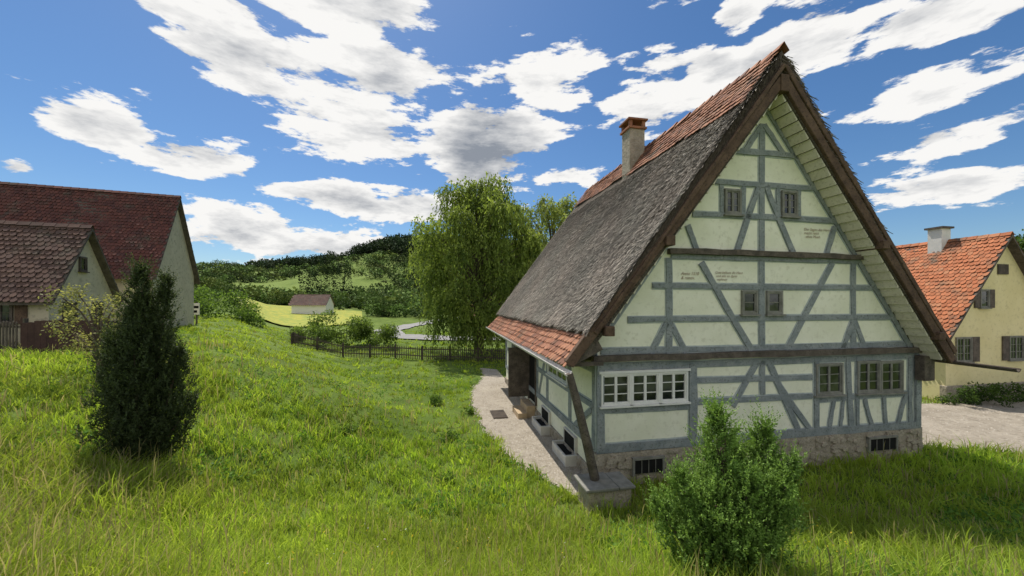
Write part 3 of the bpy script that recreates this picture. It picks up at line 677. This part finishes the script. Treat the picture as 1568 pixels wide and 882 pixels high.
tree("willow_tree",-3.0,34,15.8,11.6,(.06,.10,.02),(.29,.36,.08),11000,.26,74,3300,3,.14,.08)
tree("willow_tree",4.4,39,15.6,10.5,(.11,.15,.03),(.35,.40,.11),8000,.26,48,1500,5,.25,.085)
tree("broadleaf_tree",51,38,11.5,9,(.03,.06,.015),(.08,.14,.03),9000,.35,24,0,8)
tree("sapling",-11.6,10.6,2.8,2.6,(.16,.17,.06),(.34,.33,.13),2600,.075,18,0,9,.3)
def shrubs(name,specs,c0,c1,n,size):
    lobes=[]
    for x,y,h,w in specs:
        z=float(hgt(x,y))
        for k in range(9):
            t=random.random(); lobes.append((x+random.uniform(-.5,.5)*w*(1.1-t*.7),y+random.uniform(-.5,.5)*w*.7,z+h*(.15+.75*t),w*random.uniform(.13,.24)))
    vs,c=leafcloud(lobes,n,size,c0,c1); return npmesh(name,vs,np.arange(len(vs)).reshape(-1,4),M_leaf,c)
shrubs("garden_shrub",[(-18.5,37,3.6,4),(-15.5,38,3.0,3.6),(-21,40,2.8,3.6),(-12.5,38,2,3),(-16.5,40,2.6,3.5)],(.07,.11,.025),(.20,.28,.06),11000,.2)
shrubs("hazel_bushes",[(-35,42,3.2,5),(-33,46,3.4,5),(-38,47,3.5,6),(-30,44,1.6,3.5),(-40,43,3.8,5)],(.05,.09,.02),(.16,.25,.045),9000,.24)
shrubs("hedge",[(20.5,17.3,.9,1.2),(21.7,17.5,.8,1.3),(23,17.8,.9,1.3),(24.4,18,.9,1.3),(26,18.2,.9,1.3),(27.5,18.5,.9,1.3)],(.03,.06,.015),(.09,.15,.03),6000,.09)
shrubs("nettle_clump",[(-1.7,9.9,.3,.5),(-3.6,17.5,.4,.8),(-2.2,13,.25,.6),(-5.2,12,.25,.6),(-1.9,16,.3,.5)],(.06,.11,.025),(.16,.25,.05),1700,.08)
# ------------------------------------------------------------ distant vegetation
def farveg(name,items,per,c0,c1,sz):
    V_=[];C_=[]
    for (x,y,h,w,col) in items:
        z=float(hgt(x,y)); m=per; d=unit(m); rr=.65+.4*rng.random(m)
        p=np.stack([x+d[:,0]*w/2*rr*(1+.25*np.sin(d[:,2]*5+x)),y+d[:,1]*w/2*rr,z+h*.5+d[:,2]*h*.5*rr],1)
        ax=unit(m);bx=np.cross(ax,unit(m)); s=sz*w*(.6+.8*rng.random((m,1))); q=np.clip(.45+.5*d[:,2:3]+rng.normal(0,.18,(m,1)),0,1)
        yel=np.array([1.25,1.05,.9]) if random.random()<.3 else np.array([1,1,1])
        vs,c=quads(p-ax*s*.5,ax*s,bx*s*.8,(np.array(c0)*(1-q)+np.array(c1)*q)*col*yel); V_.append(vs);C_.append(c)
    vs=np.concatenate(V_);c=np.concatenate(C_); npmesh(name,vs,np.arange(len(vs)).reshape(-1,4),M_far,c)
it=[]
while len(it)<2500:
    y=random.uniform(290,540); x=random.uniform(-.72,.12)*y if len(it)%6 else random.uniform(.1,1.5)*y
    s=x/y
    lim=np.interp(s,[-.72,-.66,-.62,-.48,-.44,-.40,-.3,-.2,1.5],[520,430,380,380,420,370,330,315,320])
    if y<lim: continue
    it.append((x,y,random.uniform(9,15),random.uniform(7,12),random.choice([.6,.8,1.,1.3])))
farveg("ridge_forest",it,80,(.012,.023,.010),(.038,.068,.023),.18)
it=[]
for i in range(2100):
    y=random.uniform(125,440); x=random.uniform(-.95,.2)*y
    if math.sin(x*.03+y*.011)+math.sin(y*.045-x*.01)<-.55: continue
    if y<135 and -100<x<-26: continue
    it.append((x,y,random.uniform(2.5,8),random.uniform(4,10),random.choice([.5,.8,1.,1.5,2.2])))
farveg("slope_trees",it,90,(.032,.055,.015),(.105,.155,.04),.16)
it=[]
for i in range(110):
    y=random.uniform(95,160); x=random.uniform(-.95,.1)*y
    if inpoly(np.array([x]),np.array([y]),polys[-1])[0] or (-66<x<-45 and y<112): continue
    it.append((x,y,random.uniform(3,6.5),random.uniform(4,7),random.choice([.8,1,1.4])))
for i in range(16):
    y=random.uniform(50,60); x=random.uniform(-56,-49)-(y-50); it.append((x,y,random.uniform(2,4),random.uniform(3,5),1.5))
farveg("valley_trees",it,420,(.035,.07,.014),(.14,.21,.05),.10)
farveg("poplar_trees",[(-88+i*3.3,160+i,random.uniform(17,23),4.0,.8) for i in range(6)],800,(.013,.027,.009),(.04,.075,.02),.15)
# ------------------------------------------------------------ fences
def fence(name,pts,h,mat,sp=.14,pw=.06,solid=False,zoff=0):
    e=empty(name); P=Part("pickets",mat,e);Q=Part("posts_and_rails",mat,e); pts=np.array(pts,float)
    for a,b in zip(pts[:-1],pts[1:]):
        L=np.linalg.norm(b-a); d=(b-a)/L; n=int(L/sp); A=np.array([d[0],d[1],0]);B=np.array([-d[1],d[0],0])
        for i in range(n):
            q=a+d*i*sp; z=float(hgt(*q)); F=Frame((q[0],q[1],z),A,B); w=sp*.97 if solid else pw; hh=h+random.uniform(-.03,.03)
            prism(P,F,[(0,.06),(w,.06),(w,hh-.05),(w/2,hh if not solid else hh-.04),(0,hh-.05)],0,.022)
        m=max(int(L/2.2),1)
        for i in range(m+1):
            q=a+d*L*i/m; z=float(hgt(*q)); F=Frame((q[0],q[1],z),A,B); box(Q,F,-.05,.06,.03,.14,-.2,h+.08)
            if i<m:
                q2=a+d*L*(i+1)/m; z2=float(hgt(*q2))
                for hz in(.3,h-.25):
                    vs=[];
                    for (qq,zz) in((q,z),(q2,z2)):
                        for bb in(.024,.06):
                            for cc in(hz,hz+.08): vs.append((qq[0]+B[0]*bb,qq[1]+B[1]*bb,zz+cc))
                    Q.add(vs,BOXF)
    P.done();Q.done()
fence("picket_fence",[(-19.7,34),(-12,31.8),(-.4,29.6),(1.5,29.5)],1.1,M_fence,.16,.06)
fence("picket_fence",[(-19.7,34),(-24,44),(-16,50)],1.0,M_fence,.3,.07)
fence("wooden_garden_fence",[(-24,13.2),(-16.7,12.9)],1.25,M_fence,.12,.06)
fence("board_fence",[(-16.7,12.9),(-14.6,13.6)],1.25,M_redfence,.16,.1,True)
fence("board_fence",[(-14.6,13.6),(-15.6,16)],1.2,M_redfence,.16,.1,True)
e=empty("information_sign"); F=Frame((-25,30,float(hgt(-25,30))),(1,0,0),(0,1,0))
P=Part("post",M_oldwood,e); box(P,F,-.04,.04,0,.08,-.3,1.75); P.done(); P=Part("panel",M_white,e); box(P,F,-.28,.28,-.04,-.003,.75,1.65);P.done(.01)
P=Part("panel_print",M_dark,e); box(P,F,-.22,.22,-.048,-.042,1.25,1.45);box(P,F,-.22,.1,-.048,-.042,.9,1.1);P.done()
e=empty("utility_pole"); P=Part("pole",M_oldwood,e); z=float(hgt(-26.6,31.5)); limb(P,[(-26.6,31.5,z),(-26.6,31.5,z+4.2)],[.07,.05]); box(P,Frame((-26.6,31.5,z),(1,0,0),(0,1,0)),-.25,.25,-.04,.04,3.8,3.88);P.done()
# ------------------------------------------------------------ light
SAZ,SEL=-31.,61.
sd=bpy.data.lights.new("sun",'SUN'); sd.energy=5.; sd.angle=math.radians(.53); sd.color=(1,.95,.86)
so_=bpy.data.objects.new("sun",sd); scene.collection.objects.link(so_)
a=math.radians(SAZ);el=math.radians(SEL); sv=Vector((math.sin(a)*math.cos(el),math.cos(a)*math.cos(el),math.sin(el)))
so_.rotation_euler=sv.to_track_quat('Z','Y').to_euler()
# ------------------------------------------------------------ world with clouds
w=bpy.data.worlds.new("World"); scene.world=w; w.use_nodes=True; nt=w.node_tree; nt.nodes.clear()
sky=N(nt,'ShaderNodeTexSky',sky_type='NISHITA'); sky.sun_disc=False; sky.sun_elevation=el; sky.sun_rotation=a; sky.ozone_density=3.; sky.air_density=1.; sky.dust_density=.5
tc=N(nt,'ShaderNodeTexCoord'); sx=N(nt,'ShaderNodeSeparateXYZ'); nt.links.new(tc.outputs['Generated'],sx.inputs[0]); x,y,z=sx.outputs
az=math_(nt,'ARCTAN2',x,y); ele=math_(nt,'ARCSINE',z)
cm=N(nt,'ShaderNodeCombineXYZ'); nt.links.new(az,cm.inputs[0]); nt.links.new(ele,cm.inputs[1])
blobs=[(400,105,115,40),(500,160,110,38),(610,120,100,46),(845,118,72,44),(745,215,100,66),(580,215,140,34),(155,198,100,25),(300,245,90,24),(20,252,34,14),(320,15,95,30),(560,8,130,36),
(500,300,120,24),(650,318,100,30),(400,355,125,40),(560,378,110,26),(1000,145,80,46),(1080,110,60,28),(1230,70,120,36),(1440,30,150,32),(1420,125,150,34),(1480,205,120,22),(1450,290,160,20),(870,272,60,16),(1130,28,38,20)]
cov=None
for (cx,cy,wx,wy) in blobs:
    a0=math.atan((cx-784)/580); e0=math.atan((462-cy)/580*math.cos(a0)); wa=wx/580*math.cos(a0)**2*1.75; we=wy/580*math.cos(a0)*1.75
    mp=N(nt,'ShaderNodeMapping'); nt.links.new(cm.outputs[0],mp.inputs[0]); mp.inputs['Scale'].default_value=(1/wa,1/we,1); mp.inputs['Location'].default_value=(-a0/wa,-e0/we,0)
    n3=N(nt,'ShaderNodeVectorMath',operation='LENGTH'); nt.links.new(mp.outputs[0],n3.inputs[0])
    cov=n3.outputs['Value'] if cov is None else math_(nt,'MINIMUM',cov,n3.outputs['Value'])
cov=mapr(nt,cov,.15,1.,1.,0.)
cov=math_(nt,'MAXIMUM',cov,mapr(nt,y,.1,-.35,0.,.72))  # unseen cloud cover added behind the camera to brighten the shaded gable
# cloud coordinates: partly direction based (puffy towers), partly layer based (perspective)
zz=math_(nt,'ADD',math_(nt,'MAXIMUM',z,0.),.55)
px=math_(nt,'DIVIDE',x,zz);py=math_(nt,'DIVIDE',y,zz)
def fb(dx,dz,detail=9):
    c=N(nt,'ShaderNodeCombineXYZ'); nt.links.new(math_(nt,'ADD',px,dx),c.inputs[0]); nt.links.new(py,c.inputs[1]); nt.links.new(math_(nt,'ADD',math_(nt,'MULTIPLY',z,3.2),dz),c.inputs[2])
    return noise(nt,c.outputs[0],5.2,detail,.62,.0)
d0=fb(0,0); d1=fb(-.02,.075,6)
dens=math_(nt,'ADD',math_(nt,'SUBTRACT',math_(nt,'MULTIPLY',d0,1.75),.62),math_(nt,'MULTIPLY',cov,.46))
mask=mapr(nt,dens,.47,.57)
core=mapr(nt,dens,.60,.98)
relief=math_(nt,'MULTIPLY',math_(nt,'SUBTRACT',d0,d1),2.6)
a0=math.atan((745-784)/580); e0=math.atan((462-228)/580)
n1=N(nt,'ShaderNodeVectorMath',operation='SUBTRACT'); nt.links.new(cm.outputs[0],n1.inputs[0]); n1.inputs[1].default_value=(a0,e0,0)
n2=N(nt,'ShaderNodeVectorMath',operation='MULTIPLY'); nt.links.new(n1.outputs[0],n2.inputs[0]); n2.inputs[1].default_value=(5.2,6.6,0)
n3=N(nt,'ShaderNodeVectorMath',operation='LENGTH'); nt.links.new(n2.outputs[0],n3.inputs[0]); heavy=mapr(nt,n3.outputs['Value'],.1,1.1,.55,0.)
sh=math_(nt,'ADD',math_(nt,'SUBTRACT',1.0,math_(nt,'MULTIPLY',core,.50)),relief)
sh=math_(nt,'SUBTRACT',sh,heavy); sh=math_(nt,'MAXIMUM',sh,mapr(nt,y,.1,-.3,0.,.85)); sh=math_(nt,'MINIMUM',math_(nt,'MAXIMUM',sh,.10),1.04)  # added clouds behind the camera are held bright to act as fill
ccol=mixc(nt,sh,(.20*6.6,.235*6.6,.295*6.6),(.96*6.6,.95*6.6,.93*6.6))
hs=N(nt,'ShaderNodeHueSaturation'); hs.inputs['Saturation'].default_value=1.17; nt.links.new(sky.outputs[0],hs.inputs['Color'])
skyc=mixc(nt,1.,hs.outputs[0],(.60,.67,.72),'MULTIPLY')
fin=mixc(nt,mask,skyc,ccol)
bg=N(nt,'ShaderNodeBackground'); bg.inputs[1].default_value=.15; nt.links.new(fin,bg.inputs[0])
o=N(nt,'ShaderNodeOutputWorld'); nt.links.new(bg.outputs[0],o.inputs[0])
w.cycles.sampling_method='MANUAL'; w.cycles.sample_map_resolution=512
